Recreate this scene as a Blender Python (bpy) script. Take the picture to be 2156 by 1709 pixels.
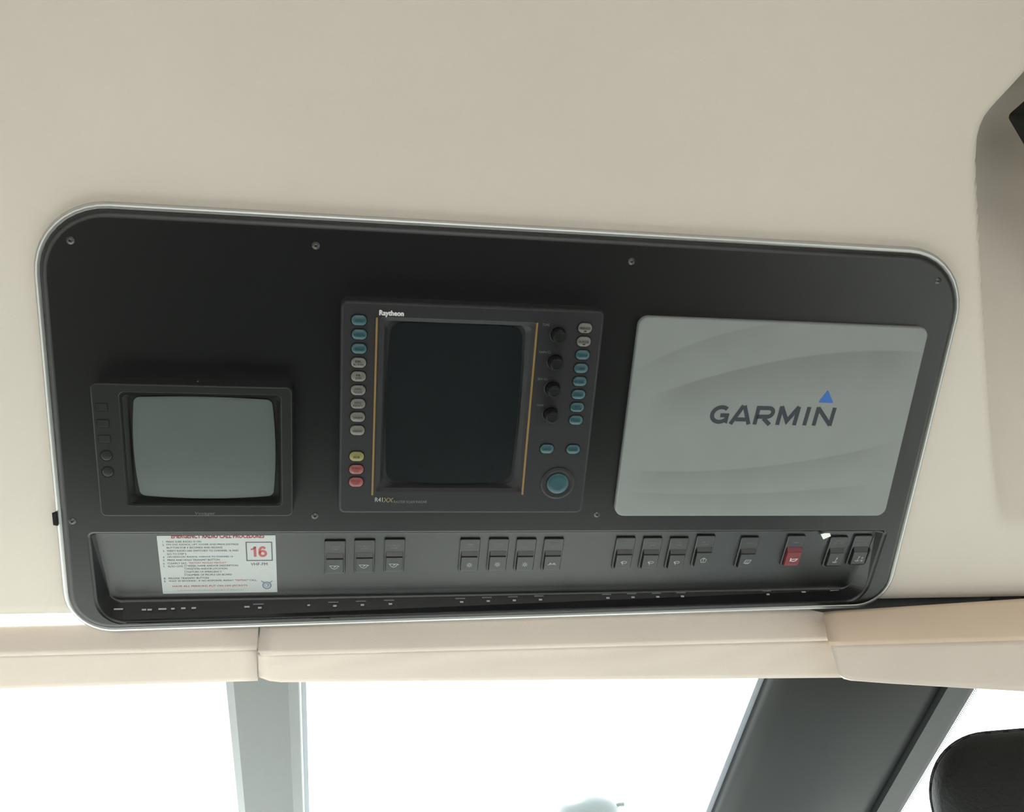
import bpy, bmesh, math, random
from mathutils import Vector, Matrix, Euler
random.seed(7)
for o in list(bpy.data.objects): bpy.data.objects.remove(o, do_unlink=True)
SC = bpy.context.scene
COL = SC.collection

# ------------------------------------------------------------------ camera
W_PX, H_PX, F_PX = 2156.0, 1709.0, 1850.0
CX, CY = 1078.0, 854.5
CAM = Vector((0.0, 0.0, 1.5))
CR = Vector((0.985359, -0.161811, -0.053707))     # camera right
CD = Vector((0.020754, 0.426514, -0.904243))      # camera down
CF = Vector((0.169223, 0.889889, 0.423628))       # camera forward
cd = bpy.data.cameras.new('camera'); cd.sensor_fit = 'HORIZONTAL'; cd.sensor_width = 36.0
cd.lens = F_PX / W_PX * 36.0; cd.clip_start = 0.01; cd.clip_end = 500
cam = bpy.data.objects.new('camera', cd); COL.objects.link(cam)
_cm = Matrix((CR, -CD, -CF)).transposed().to_4x4(); _cm.translation = CAM
cam.matrix_world = _cm
SC.camera = cam

# ------------------------------------------------------------------ world, sun, exposure
wd = bpy.data.worlds.new('world'); SC.world = wd; wd.use_nodes = True
bg = wd.node_tree.nodes['Background']
bg.inputs[0].default_value = (0.93, 0.98, 1.0, 1); bg.inputs[1].default_value = 3.0
sl = bpy.data.lights.new('sun', 'SUN'); sl.energy = 8.5; sl.angle = math.radians(3); sl.color = (1.0, 0.96, 0.9)
sun = bpy.data.objects.new('sun', sl); COL.objects.link(sun)
sun.rotation_euler = Vector((0.25, -0.75, -1.0)).to_track_quat('-Z', 'Y').to_euler()
vs = SC.view_settings
vs.view_transform = 'Standard'; vs.look = 'None'; vs.exposure = 0.62; vs.gamma = 1.0; vs.use_curve_mapping = False

# ------------------------------------------------------------------ frames and pixel helpers
S2 = math.sqrt(0.5)
PU = Vector((1, 0, 0)); PV = Vector((0, S2, S2 * -1)); PN = Vector((0, S2, S2))   # overhead panel: right, down, into
P_DIST = 0.9468680187
P0 = CAM + PU * 0.1567326 + PV * 0.3338334 + PN * P_DIST
PANEL = Matrix((PU, -PV, -PN)).transposed().to_4x4(); PANEL.translation = P0       # x right, y up, z towards the cabin

def ray(px, py):
    return CR * ((px - CX) / F_PX) + CD * ((py - CY) / F_PX) + CF
def hit(px, py, p, n):
    d = ray(px, py); return CAM + d * ((p - CAM).dot(n) / d.dot(n))
def loc(px, py, M=PANEL, z=0.0):
    n = M.col[2].to_3d(); p = M @ Vector((0, 0, z))
    q = M.inverted() @ hit(px, py, p, n); return (q.x, q.y)
def at_y(px, py, y):
    d = ray(px, py); return CAM + d * (y / d.y)

# ------------------------------------------------------------------ materials
MAT = {}
def mat(name, col, rough=0.5, spec=0.5, metal=0.0, bump=None, var=None, coat=0.0):
    m = bpy.data.materials.new(name); m.use_nodes = True
    nt = m.node_tree; b = nt.nodes['Principled BSDF']
    b.inputs['Base Color'].default_value = (*col, 1); b.inputs['Roughness'].default_value = rough
    b.inputs['Specular IOR Level'].default_value = spec; b.inputs['Metallic'].default_value = metal
    b.inputs['Coat Weight'].default_value = coat
    if bump or var:
        tc = nt.nodes.new('ShaderNodeTexCoord')
    if bump:
        sc, st = bump
        nz = nt.nodes.new('ShaderNodeTexNoise'); nz.inputs['Scale'].default_value = sc; nz.inputs['Detail'].default_value = 3
        bp = nt.nodes.new('ShaderNodeBump'); bp.inputs['Strength'].default_value = st; bp.inputs['Distance'].default_value = 0.002
        nt.links.new(tc.outputs['Object'], nz.inputs['Vector']); nt.links.new(nz.outputs['Fac'], bp.inputs['Height'])
        nt.links.new(bp.outputs['Normal'], b.inputs['Normal'])
    if var:
        sc, amt = var
        nz = nt.nodes.new('ShaderNodeTexNoise'); nz.inputs['Scale'].default_value = sc; nz.inputs['Detail'].default_value = 4
        rp = nt.nodes.new('ShaderNodeValToRGB')
        rp.color_ramp.elements[0].position = 0.3; rp.color_ramp.elements[1].position = 0.7
        rp.color_ramp.elements[0].color = (*[c * (1 - amt) for c in col], 1); rp.color_ramp.elements[1].color = (*[min(1, c * (1 + amt)) for c in col], 1)
        nt.links.new(tc.outputs['Object'], nz.inputs['Vector']); nt.links.new(nz.outputs['Fac'], rp.inputs['Fac'])
        nt.links.new(rp.outputs['Color'], b.inputs['Base Color'])
    MAT[name] = m; return m
mat('headliner', (0.635, 0.58, 0.515), 0.75, 0.25, bump=(900, 0.15), var=(3.0, 0.03))
mat('valance', (0.65, 0.565, 0.495), 0.6, 0.3, bump=(700, 0.15), var=(4, 0.04))
mat('valance_tan', (0.60, 0.47, 0.355), 0.6, 0.3, bump=(700, 0.15), var=(4, 0.04))  # tan fabric, darkened further to paint in the upper panel's shade
mat('console', (0.0035, 0.0045, 0.0045), 0.30, 0.68, bump=(1500, 0.12))
mat('console_gloss', (0.006, 0.007, 0.007), 0.3, 0.5)
mat('edge_trim', (0.55, 0.56, 0.55), 0.36, 0.5, 0.85, bump=(60, 0.05))
mat('steel', (0.09, 0.09, 0.085), 0.35, 0.5, 0.8)
mat('dark', (0.006, 0.007, 0.007), 0.6, 0.2)
mat('monitor', (0.011, 0.012, 0.0115), 0.4, 0.4, bump=(1800, 0.1))
mat('crt_grey', (0.10, 0.118, 0.114), 0.25, 0.5, var=(8, 0.05))
mat('radar', (0.014, 0.0145, 0.016), 0.5, 0.4, bump=(1500, 0.15))
mat('crt_dark', (0.010, 0.013, 0.014), 0.2, 0.5)
mat('gold', (0.22, 0.14, 0.045), 0.4, 0.5)
mat('key_teal', (0.024, 0.072, 0.085), 0.35, 0.5)
mat('key_grey', (0.13, 0.128, 0.115), 0.4, 0.5)
mat('key_yellow', (0.2, 0.185, 0.06), 0.4, 0.5)
mat('key_red', (0.22, 0.06, 0.056), 0.4, 0.5)
mat('print_black', (0.012, 0.014, 0.014), 0.6, 0.3)
mat('print_teal', (0.01, 0.045, 0.05), 0.6, 0.3)
mat('print_red', (0.16, 0.03, 0.03), 0.6, 0.3)
mat('print_light', (0.42, 0.44, 0.44), 0.6, 0.3)
mat('print_dim', (0.16, 0.17, 0.17), 0.6, 0.3)
mat('print_white', (0.75, 0.76, 0.74), 0.5, 0.3)
mat('print_tan', (0.33, 0.27, 0.17), 0.6, 0.3)
mat('print_brown', (0.2, 0.14, 0.07), 0.6, 0.3)
mat('logo_grey', (0.035, 0.042, 0.05), 0.6, 0.3)
mat('logo_blue', (0.045, 0.13, 0.42), 0.5, 0.3)
mat('placard', (0.43, 0.455, 0.445), 0.45, 0.4)
mat('placard_ink', (0.10, 0.115, 0.12), 0.6, 0.3)
mat('placard_red', (0.42, 0.10, 0.10), 0.6, 0.3)
mat('placard_blue', (0.16, 0.2, 0.3), 0.6, 0.3)
mat('rocker', (0.007, 0.008, 0.008), 0.38, 0.45)
mat('rocker_red', (0.15, 0.014, 0.02), 0.4, 0.5)
mat('paper', (0.8, 0.82, 0.8), 0.6, 0.3)
mat('pillar', (0.030, 0.033, 0.033), 0.5, 0.3, bump=(600, 0.1), var=(2, 0.06))
mat('post', (0.13, 0.137, 0.135), 0.45, 0.5, bump=(600, 0.1))  # lighter than the pillar: window glare painted into the base colour
mat('rubber', (0.02, 0.022, 0.02), 0.6, 0.3)
mat('reveal', (0.78, 0.81, 0.79), 0.5, 0.4)
mat('frit', (0.03, 0.034, 0.04), 0.5, 0.5)
mat('gasket', (0.32, 0.34, 0.38), 0.5, 0.5)  # frit colour lightened with painted window glare
mat('vinyl', (0.009, 0.0095, 0.009), 0.5, 0.22, bump=(500, 0.25))
mat('thread', (0.05, 0.045, 0.05), 0.7, 0.3)
mat('speaker', (0.012, 0.014, 0.013), 0.6, 0.3, bump=(900, 0.2))
mat('dash', (0.56, 0.57, 0.56), 0.5, 0.5, var=(3, 0.03))
mat('floor', (0.022, 0.02, 0.018), 0.7, 0.3, var=(6, 0.2))
mat('wall', (0.5, 0.45, 0.39), 0.7, 0.3, var=(3, 0.03))
mat('white_gel', (0.8, 0.82, 0.83), 0.3, 0.5)
mat('concrete', (0.26, 0.255, 0.245), 0.85, 0.3, var=(0.8, 0.08))
mat('lamp_shell', (0.06, 0.075, 0.08), 0.35, 0.5)
mat('lamp_glass', (0.3, 0.36, 0.38), 0.1, 0.5)

def glass_mat():
    m = bpy.data.materials.new('window_glass'); m.use_nodes = True; nt = m.node_tree
    for n in list(nt.nodes): nt.nodes.remove(n)
    out = nt.nodes.new('ShaderNodeOutputMaterial'); mx = nt.nodes.new('ShaderNodeMixShader')
    tr = nt.nodes.new('ShaderNodeBsdfTransparent'); gl = nt.nodes.new('ShaderNodeBsdfGlossy')
    tr.inputs[0].default_value = (0.93, 0.96, 0.95, 1); gl.inputs['Roughness'].default_value = 0.02
    mx.inputs[0].default_value = 0.05
    nt.links.new(tr.outputs[0], mx.inputs[1]); nt.links.new(gl.outputs[0], mx.inputs[2]); nt.links.new(mx.outputs[0], out.inputs[0])
    MAT['glass'] = m
glass_mat()

def cover_mat():
    """satin grey cover with printed sweeping bands: each band is darker below its curve and fades downwards"""
    m = mat('cover', (0.25, 0.27, 0.265), 0.42, 0.4)
    nt = m.node_tree; b = nt.nodes['Principled BSDF']; L = nt.links.new
    tc = nt.nodes.new('ShaderNodeTexCoord'); sp = nt.nodes.new('ShaderNodeSeparateXYZ'); L(tc.outputs['Object'], sp.inputs[0])
    X, Y = sp.outputs[0], sp.outputs[1]
    def mth(op, a, c=None, clamp=False):
        n = nt.nodes.new('ShaderNodeMath'); n.operation = op; n.use_clamp = clamp
        for i, v in enumerate((a, c)):
            if v is None: continue
            if isinstance(v, (int, float)): n.inputs[i].default_value = v
            else: L(v, n.inputs[i])
        return n.outputs[0]
    tot = None
    # curve y = a + b x + c x^2 (cover-local metres), fade width, strength, x range of strength
    for a, bb, c, wdt, st, x0, x1 in COVER_BANDS:
        yc = mth('ADD', mth('ADD', mth('MULTIPLY', X, bb), a), mth('MULTIPLY', mth('MULTIPLY', X, X), c))
        t = mth('SUBTRACT', yc, Y)
        up = mth('DIVIDE', t, 0.0022, True)
        dn = mth('SUBTRACT', 1.0, mth('DIVIDE', t, wdt, True))
        xa = mth('DIVIDE', mth('SUBTRACT', X, x0), 0.05, True); xb = mth('DIVIDE', mth('SUBTRACT', x1, X), 0.05, True)
        v = mth('MULTIPLY', mth('MULTIPLY', mth('MULTIPLY', up, dn), mth('MULTIPLY', xa, xb)), st)
        tot = v if tot is None else mth('ADD', tot, v)
    nz = nt.nodes.new('ShaderNodeTexNoise'); nz.inputs['Scale'].default_value = 22; nz.inputs['Detail'].default_value = 5
    L(tc.outputs['Object'], nz.inputs['Vector'])
    k = mth('SUBTRACT', mth('ADD', 0.94, mth('MULTIPLY', nz.outputs['Fac'], 0.12)), tot)
    mx = nt.nodes.new('ShaderNodeMix'); mx.data_type = 'RGBA'; mx.blend_type = 'MULTIPLY'; mx.inputs[0].default_value = 1.0
    mx.inputs[6].default_value = (0.225, 0.24, 0.235, 1)
    cb = nt.nodes.new('ShaderNodeCombineXYZ'); L(k, cb.inputs[0]); L(k, cb.inputs[1]); L(k, cb.inputs[2])
    L(cb.outputs[0], mx.inputs[7]); L(mx.outputs[2], b.inputs['Base Color'])

# ------------------------------------------------------------------ mesh helpers
class MB:
    def __init__(s): s.v = []; s.f = []; s.sm = []
    def add(s, vs, fs, smooth=False):
        o = len(s.v); s.v += [tuple(p) for p in vs]
        for f in fs: s.f.append([i + o for i in f]); s.sm.append(smooth)
    def box(s, x0, x1, y0, y1, z0, z1):
        s.add([(x, y, z) for z in (z0, z1) for y in (y0, y1) for x in (x0, x1)],
              [(0, 2, 3, 1), (4, 5, 7, 6), (0, 1, 5, 4), (2, 6, 7, 3), (0, 4, 6, 2), (1, 3, 7, 5)])
    def loft(s, loops, cap0=False, cap1=False, smooth=None, closed=True):
        n = len(loops[0]); o = len(s.v)
        for l in loops: s.v += [tuple(p) for p in l]
        for i in range(len(loops) - 1):
            sm = smooth[i] if isinstance(smooth, (list, tuple)) else bool(smooth)
            for j in range(n if closed else n - 1):
                k = (j + 1) % n
                s.f.append([o + i * n + j, o + i * n + k, o + (i + 1) * n + k, o + (i + 1) * n + j]); s.sm.append(sm)
        if cap0: s.f.append([o + j for j in reversed(range(n))]); s.sm.append(False)
        if cap1: s.f.append([o + (len(loops) - 1) * n + j for j in range(n)]); s.sm.append(False)
    def grid(s, fn, nu, nv, smooth=True):
        vs = [fn(i / nu, j / nv) for j in range(nv + 1) for i in range(nu + 1)]
        s.add(vs, [(j * (nu + 1) + i, j * (nu + 1) + i + 1, (j + 1) * (nu + 1) + i + 1, (j + 1) * (nu + 1) + i) for j in range(nv) for i in range(nu)], smooth)
    def lathe(s, prof, cx=0, cy=0, n=32, smooth=True, cap=True):
        loops = [[(cx + r * math.cos(2 * math.pi * k / n), cy + r * math.sin(2 * math.pi * k / n), z) for k in range(n)] for r, z in prof]
        s.loft(loops, cap1=cap, smooth=smooth)
    def tube(s, pts, r, n=10, closed=False, ref=None):
        pts = [Vector(p) for p in pts]; loops = []
        for i, p in enumerate(pts):
            a = pts[i - 1] if (i or closed) else p; b = pts[(i + 1) % len(pts)] if (i < len(pts) - 1 or closed) else p
            t = (b - a).normalized(); u = t.cross(Vector(ref)).normalized() if ref else t.orthogonal().normalized() if abs(t.z) > 0.9 else t.cross(Vector((0, 0, 1))).normalized(); w = t.cross(u)
            loops.append([p + u * (r * math.cos(2 * math.pi * k / n)) + w * (r * math.sin(2 * math.pi * k / n)) for k in range(n)])
        if closed: loops.append(loops[0])
        s.loft(loops, cap0=not closed, cap1=not closed, smooth=True)
    def stroke(s, pts, w, z=0.0, closed=False, h=0.00015):
        """flat ribbon of width w along a 2-D polyline, mitred"""
        P = [Vector((p[0], p[1])) for p in pts]; n = len(P); a = []; b = []
        for i in range(n):
            d0 = (P[i] - P[i - 1]).normalized() if (i or closed) else (P[1] - P[0]).normalized()
            d1 = (P[(i + 1) % n] - P[i]).normalized() if (i < n - 1 or closed) else d0
            t = (d0 + d1); t = t.normalized() if t.length > 1e-6 else d0
            nn = Vector((-t.y, t.x)); k = max(0.45, nn.dot(Vector((-d1.y, d1.x))))
            a.append(P[i] + nn * (w / 2 / k)); b.append(P[i] - nn * (w / 2 / k))
        vs = [(q.x, q.y, z + h) for q in b] + [(q.x, q.y, z + h) for q in a]
        m = n if closed else n - 1
        s.add(vs, [(i, (i + 1) % n, n + (i + 1) % n, n + i) for i in range(m)])
    def poly(s, pts, z): s.add([(p[0], p[1], z) for p in pts], [tuple(range(len(pts)))])
    def mesh(s, name, m):
        me = bpy.data.meshes.new(name); me.from_pydata(s.v, [], s.f)
        me.polygons.foreach_set('use_smooth', s.sm); me.materials.append(MAT[m]); me.update()
        bm = bmesh.new(); bm.from_mesh(me); bmesh.ops.remove_doubles(bm, verts=bm.verts, dist=1e-6)
        bmesh.ops.recalc_face_normals(bm, faces=bm.faces) if s.v else None
        bm.to_mesh(me); bm.free(); return me
    def build(s, name, m, parent=None, M=None):
        return link(name, s.mesh(name, m), parent, M)
    def build_raw(s, name, m, parent=None, M=None):
        """keep the faces' own winding (flat print)"""
        me = bpy.data.meshes.new(name); me.from_pydata(s.v, [], s.f)
        me.polygons.foreach_set('use_smooth', s.sm); me.materials.append(MAT[m]); me.update()
        return link(name, me, parent, M)
def link(name, data, parent=None, M=None):
    o = bpy.data.objects.new(name, data); COL.objects.link(o)
    if parent: o.parent = parent
    if M is not None:
        if parent: o.matrix_local = M
        else: o.matrix_world = M
    return o
def tag(o, label=None, cat=None, group=None, kind=None):
    if label: o['label'] = label
    if cat: o['category'] = cat
    if group: o['group'] = group
    if kind: o['kind'] = kind
    return o
def thing(name, M, label, cat, group=None):
    return tag(link(name, None, None, M), label, cat, group)
def T(x, y, z=0): return Matrix.Translation((x, y, z))
def rpoly(c, r, n=8):
    """rounded convex polygon (counter-clockwise corners), n+1 points per corner"""
    out = []; m = len(c); rr = r if isinstance(r, (list, tuple)) else [r] * m
    for i in range(m):
        p, a, b = Vector(c[i]), Vector(c[i - 1]), Vector(c[(i + 1) % m])
        u = (a - p).normalized(); v = (b - p).normalized(); ang = u.angle(v); q = max(rr[i], 1e-5)
        d = q / math.tan(ang / 2); cen = p + (u + v).normalized() * (q / math.sin(ang / 2))
        s = p + u * d - cen; e = p + v * d - cen
        a0 = math.atan2(s.y, s.x); a1 = math.atan2(e.y, e.x)
        while a1 < a0: a1 += 2 * math.pi
        out += [(cen.x + q * math.cos(a0 + (a1 - a0) * k / n), cen.y + q * math.sin(a0 + (a1 - a0) * k / n)) for k in range(n + 1)]
    return out
def rect(x0, x1, y0, y1): return [(x0, y0), (x1, y0), (x1, y1), (x0, y1)]
def inset(c, d):
    m = len(c); out = []
    for i in range(m):
        p, a, b = Vector(c[i]), Vector(c[i - 1]), Vector(c[(i + 1) % m])
        u = (p - a).normalized(); v = (b - p).normalized(); n1 = Vector((-u.y, u.x)); n2 = Vector((-v.y, v.x))
        t = n1 + n2; t = t / (1 + n1.dot(n2)); out.append(tuple(p + t * d))
    return out
def L3(l, z): return [(p[0], p[1], z if not callable(z) else z(p)) for p in l]
def slab(mb, c, r, z0, z1, bev, n=8):
    """rounded prism with a bevelled top edge"""
    l0 = L3(rpoly(c, r, n), z0); l1 = L3(rpoly(c, r, n), z1 - bev); l2 = L3(rpoly(inset(c, bev * 0.3), max(r - bev * 0.3, 1e-4), n), z1 - bev * 0.3)
    l3 = L3(rpoly(inset(c, bev), max(r - bev, 1e-4), n), z1)
    mb.loft([l0, l1, l2, l3], cap0=True, cap1=True, smooth=[False, True, True])
FONTC = {}
def text_mesh(body, bold=0.0, shear=0.0):
    k = (body, bold, shear)
    if k not in FONTC:
        cu = bpy.data.curves.new('t', 'FONT'); cu.body = body; cu.size = 1.0; cu.resolution_u = 3; cu.offset = bold; cu.shear = shear; cu.fill_mode = 'FRONT'
        ob = bpy.data.objects.new('t', cu); COL.objects.link(ob)
        bpy.context.view_layer.update()
        me = bpy.data.meshes.new_from_object(ob.evaluated_get(bpy.context.evaluated_depsgraph_get()))
        bpy.data.objects.remove(ob, do_unlink=True)
        vs = [v.co.copy() for v in me.vertices]; fs = [tuple(p.vertices) for p in me.polygons]
        x0 = min(v.x for v in vs); x1 = max(v.x for v in vs); y0 = min(v.y for v in vs); y1 = max(v.y for v in vs)
        FONTC[k] = ([((v.x - x0) / (x1 - x0), (v.y - y0) / max(1e-6, y1 - y0)) for v in vs], fs)
        bpy.data.meshes.remove(me)
    return FONTC[k]
def add_text(mb, body, x0, x1, y0, y1, z, bold=0.012, shear=0.0):
    """print fitted to a box; y0/y1 are the bottom and top of the letters; weight by overprinting"""
    vs, fs = text_mesh(body, 0.0, shear); d = bold * 1.6 * (y1 - y0)
    for dx, dy in (((-d, 0), (d, 0), (0, d), (0, -d)) if bold > 0.015 else ((-d, 0), (d, 0)) if bold else ((0, 0),)):
        mb.add([(x0 + (x1 - x0) * a + dx, y0 + (y1 - y0) * b + dy, z) for a, b in vs], fs)
def text(body, x0, x1, y0, y1, z, m, parent, name='lettering', bold=0.012, shear=0.0):
    mb = MB(); add_text(mb, body, x0, x1, y0, y1, z, bold, shear); return mb.build_raw(name, m, parent)

# ------------------------------------------------------------------ the room shell
def panel_pt(x, y, z=0.0): return PANEL @ Vector((x, y, z))
def smooth01(t): t = max(0.0, min(1.0, t)); return t * t * (3 - 2 * t)
XL, XR = -1.25, 1.35
def headliner_z(x, y):
    # a padded niche in the lining to the right of the console: deepest at its top, running out to nothing below
    s1 = (x - (0.534 + (0.331 - y) * 0.345)) * 0.945          # distance inside its left edge
    s2 = ((x - 0.526) * 0.80 - (y - 0.331) * 0.60)            # distance below its top edge
    dep = 0.15 * max(0.0, min(1.0, (y + 0.16) / 0.42)) ** 0.8
    z = -0.012 - dep * smooth01(s1 / 0.030 + 0.15) * smooth01(s2 / 0.07 + 0.2)
    # unseen swell added further right to block side-window light from the niche
    z += 0.16 * smooth01((x - (0.665 + (0.331 - y) * 0.345)) / 0.11) * smooth01((y + 0.20) / 0.25)
    # pocket cut for the console (hidden behind its face plate)
    d = min(x + 0.466, 0.534 - x, 0.170 - y)
    return z - 0.05 * smooth01(d / 0.022)
mb = MB()
xs = []
x = XL - P0.x
while x < XR - P0.x: xs.append(x); x += 0.05 if x < -0.55 else (0.011 if x < 0.48 else (0.006 if x < 0.78 else (0.012 if x < 1.0 else 0.05)))
xs.append(XR - P0.x)
ys = [-0.277 + (0.5 + 0.277) * j / 70 for j in range(71)]
rows = [[panel_pt(x, y, headliner_z(x, y)) for x in xs] for y in ys]
rows.insert(0, [panel_pt(x, -0.2785, headliner_z(x, -0.2785) - 0.006) for x in xs])
rows.insert(0, [panel_pt(x, -0.2785, headliner_z(x, -0.2785) - 0.018) for x in xs])
yt, zt = rows[-1][0].y, rows[-1][0].z
for k in range(1, 7):
    a = math.radians(45 * k / 6); R_ = 0.25
    rows.append([Vector((p.x, yt - R_ * (math.sin(math.radians(45)) - math.sin(math.radians(45) - a)), zt + R_ * (math.cos(math.radians(45) - a) - math.cos(math.radians(45))))) for p in rows[72]])
rows.append([Vector((p.x, -1.6, rows[-1][0].z)) for p in rows[72]])
nx = len(xs); mb.add([p for r in rows for p in r], [(j * nx + i, j * nx + i + 1, (j + 1) * nx + i + 1, (j + 1) * nx + i) for j in range(len(rows) - 1) for i in range(nx - 1)], True)
tag(mb.build('ceiling', 'headliner'), kind='structure')
ZC = rows[-1][0].z
mb = MB(); mb.box(XL - 0.1, XR + 0.1, -1.6, 0.55, ZC + 0.01, ZC + 0.05); tag(mb.build('roof', 'white_gel'), kind='structure')

DR = Vector((0, 0.8546, -0.5193)); NW = Vector((0, 0.5193, 0.8546))                 # windscreen rake and outward normal
WP = Vector((0, 1.16, 1.75))                                                        # a point of the glass plane
def on_glass(px, py, off=0.0): return hit(px, py, WP - NW * off, NW)
G0 = WP - DR * 0.035                                                                # top of the glass
def extrude_rake(mb, xs_, offs, t0, t1, smooth=False):
    """prism along the rake: cross-section points (x, distance inside the glass)"""
    l = [[Vector((x, 0, 0)) + G0 + DR * t - NW * o for x, o in zip(xs_, offs)] for t in (t0, t1)]
    mb.loft(l, cap0=True, cap1=True, smooth=smooth)
RAKE_LEN = 1.42

mb = MB(); mb.box(XL, XR, -1.6, 2.3, -0.06, 0.0); tag(mb.build('floor', 'floor'), kind='structure')
def side_wall(name, x0, x1):
    mb = MB()
    mb.box(x0, x1, -1.6, 2.3, 0, 1.02); mb.box(x0, x1, -1.6, 0.75, 1.72, ZC + 0.02)
    mb.box(x0, x1, -1.6, -1.35, 1.02, 1.72); mb.box(x0, x1, 0.0, 0.1, 1.02, 1.72); mb.box(x0, x1, 0.55, 1.12, 1.60, 2.35)
    tag(mb.build(name, 'wall'), kind='structure')
side_wall('wall_left', XL - 0.06, XL); side_wall('wall_right', XR, XR + 0.06)
mb = MB(); mb.box(XL, XR, -1.64, -1.6, 0, 0.6); mb.box(XL, XR, -1.64, -1.6, 2.1, ZC + 0.02); mb.box(XL, -1.1, -1.64, -1.6, 0.6, 2.1); mb.box(1.2, XR, -1.64, -1.6, 0.6, 2.1)
tag(mb.build('wall_aft', 'pillar'), kind='structure')  # unseen; opening widened for fill light, colour darkened to calm console reflections
# header between the lining and the top of the glass
mb = MB(); a = panel_pt(0, -0.2785, -0.03); b = G0
prof = [(a.y, a.z), (b.y, b.z), (b.y - 0.01, b.z + 0.04), (a.y - 0.03, a.z + 0.06)]
mb.loft([[(x, p[0], p[1]) for p in prof] for x in (XL, XR)], cap0=True, cap1=True); tag(mb.build('trim_1', 'reveal'), kind='structure')

# windows: panes, frit bands, reveal strips
def pane(xa, xb, parent):
    mb = MB(); mb.loft([[Vector((x, 0, 0)) + G0 + DR * t + NW * o for x, o in ((xa, 0.0), (xb, 0.0), (xb, 0.006), (xa, 0.006))] for t in (0.0, RAKE_LEN)], cap0=True, cap1=True)
    mb.build('glass_pane', 'glass', parent)
def gx(px, py=1432, off=0.0): return on_glass(px, py, off).x
X_P0, X_P1 = gx(472, 1433, .03), gx(627, 1433, .03)
X_F0, X_F1 = gx(634, 1433), gx(645, 1433)
X_R0, X_R1, X_R2 = gx(1593, 1430), gx(1607, 1430), gx(1624, 1430, .02)
X_A1, X_A2, X_A3 = gx(1992, 1440, .03), gx(2043, 1450, .032), gx(2047, 1450, 0)
def window(n, xa, xb):
    r = tag(link('window_%d' % n, None, None, T(0, 0, 0)), kind='structure'); pane(xa, xb, r); return r
w1 = window(1, XL, (X_P0 + X_P1) / 2 - 0.002); w2 = window(2, (X_P0 + X_P1) / 2 + 0.002, X_R2 + 0.05); w3 = window(3, X_R2 + 0.054, XR)
mb = MB(); extrude_rake(mb, [X_F0, X_F1, X_F1, X_F0], [0.001, 0.001, 0.003, 0.003], 0, RAKE_LEN); mb.build('frit_band', 'gasket', w2)
mb = MB(); extrude_rake(mb, [X_P1 - 0.01, X_F0, X_F0, X_P1 - 0.01], [0.002, 0.002, 0.014, 0.014], 0, RAKE_LEN); mb.build('reveal_strip', 'reveal', w2)
mb = MB(); extrude_rake(mb, [X_R0, X_R1, X_R1, X_R0], [0.001, 0.001, 0.003, 0.003], 0, RAKE_LEN); mb.build('frit_band', 'gasket', w2)
mb = MB(); extrude_rake(mb, [X_R1, X_R2 + 0.01, X_R2 + 0.01, X_R1], [0.002, 0.002, 0.014, 0.014], 0, RAKE_LEN); mb.build('reveal_strip', 'reveal', w2)
# dotted edge of the frit on the right-hand pane
mb = MB(); extrude_rake(mb, [X_A2 - 0.03, X_A3, X_A3, X_A2 - 0.03], [0.001, 0.001, 0.003, 0.003], 0, RAKE_LEN); mb.build('frit_band', 'frit', w3)
mb = MB(); step = 0.0042
for r_ in range(4):
    rad = (0.0019, 0.0017, 0.0014, 0.0010)[r_]
    for k in range(int(0.9 / step)):
        t = 0.02 + (k + 0.5 * (r_ % 2)) * step; c = Vector((X_A3 + 0.001 + 0.0036 * r_, 0, 0)) + G0 + DR * t - NW * 0.0012
        mb.add([c + Vector((1, 0, 0)) * (rad * math.cos(a)) + DR * (rad * math.sin(a)) for a in [math.pi / 3 * q for q in range(6)]], [tuple(range(6))])
tag(mb.build_raw('frit_dots', 'frit', w3), kind='stuff')

for n_, x_ in ((4, XL - 0.03), (5, XR + 0.03)):
    mb = MB(); pp = [(-1.35, 1.02), (2.33, 1.02), (1.13, 1.765), (0.75, 1.72), (-1.35, 1.72)]
    mb.loft([[(x_ + d_, y, z) for y, z in pp] for d_ in (-0.002, 0.002)], cap0=True, cap1=True); tag(mb.build('window_%d' % n_, 'glass'), kind='structure')

# posts between the panes
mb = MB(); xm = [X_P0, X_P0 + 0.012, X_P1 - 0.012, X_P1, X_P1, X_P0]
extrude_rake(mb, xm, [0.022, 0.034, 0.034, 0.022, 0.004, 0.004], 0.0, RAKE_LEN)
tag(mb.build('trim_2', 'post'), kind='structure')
mb = MB(); n = 10
xa = [X_R2 + (X_A1 - X_R2) * k / n for k in range(n + 1)]
extrude_rake(mb, xa + [xa[-1], xa[0]], [0.012 + 0.030 * math.sin(math.pi * min(1, 0.15 + 0.72 * k / n)) for k in range(n + 1)] + [0.004, 0.004], 0.0, RAKE_LEN, True)
p3 = tag(mb.build('trim_3', 'pillar'), kind='structure')
mb = MB(); extrude_rake(mb, [X_A1 - 0.001, X_A1 + 0.004, X_A1 + 0.004, X_A1 - 0.001], [0.014, 0.014, 0.004, 0.004], 0.0, RAKE_LEN); mb.build('seal', 'rubber', p3)
mb = MB(); extrude_rake(mb, [X_A1 + 0.004, X_A2, X_A2, X_A1 + 0.004], [0.032, 0.032, 0.004, 0.004], 0.0, RAKE_LEN); mb.build('edge_strip', 'pillar', p3)

# outside: unseen foredeck, and pale concrete added to bounce light into the cabin
mb = MB(); mb.box(-1.7, 1.9, 2.3, 5.2, 0.70, 0.93); tag(mb.build('foredeck', 'white_gel'), kind='structure')
mb = MB(); mb.box(-150, 150, -150, 150, -1.4, -1.2); tag(mb.build('ground', 'concrete'), kind='structure')

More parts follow.
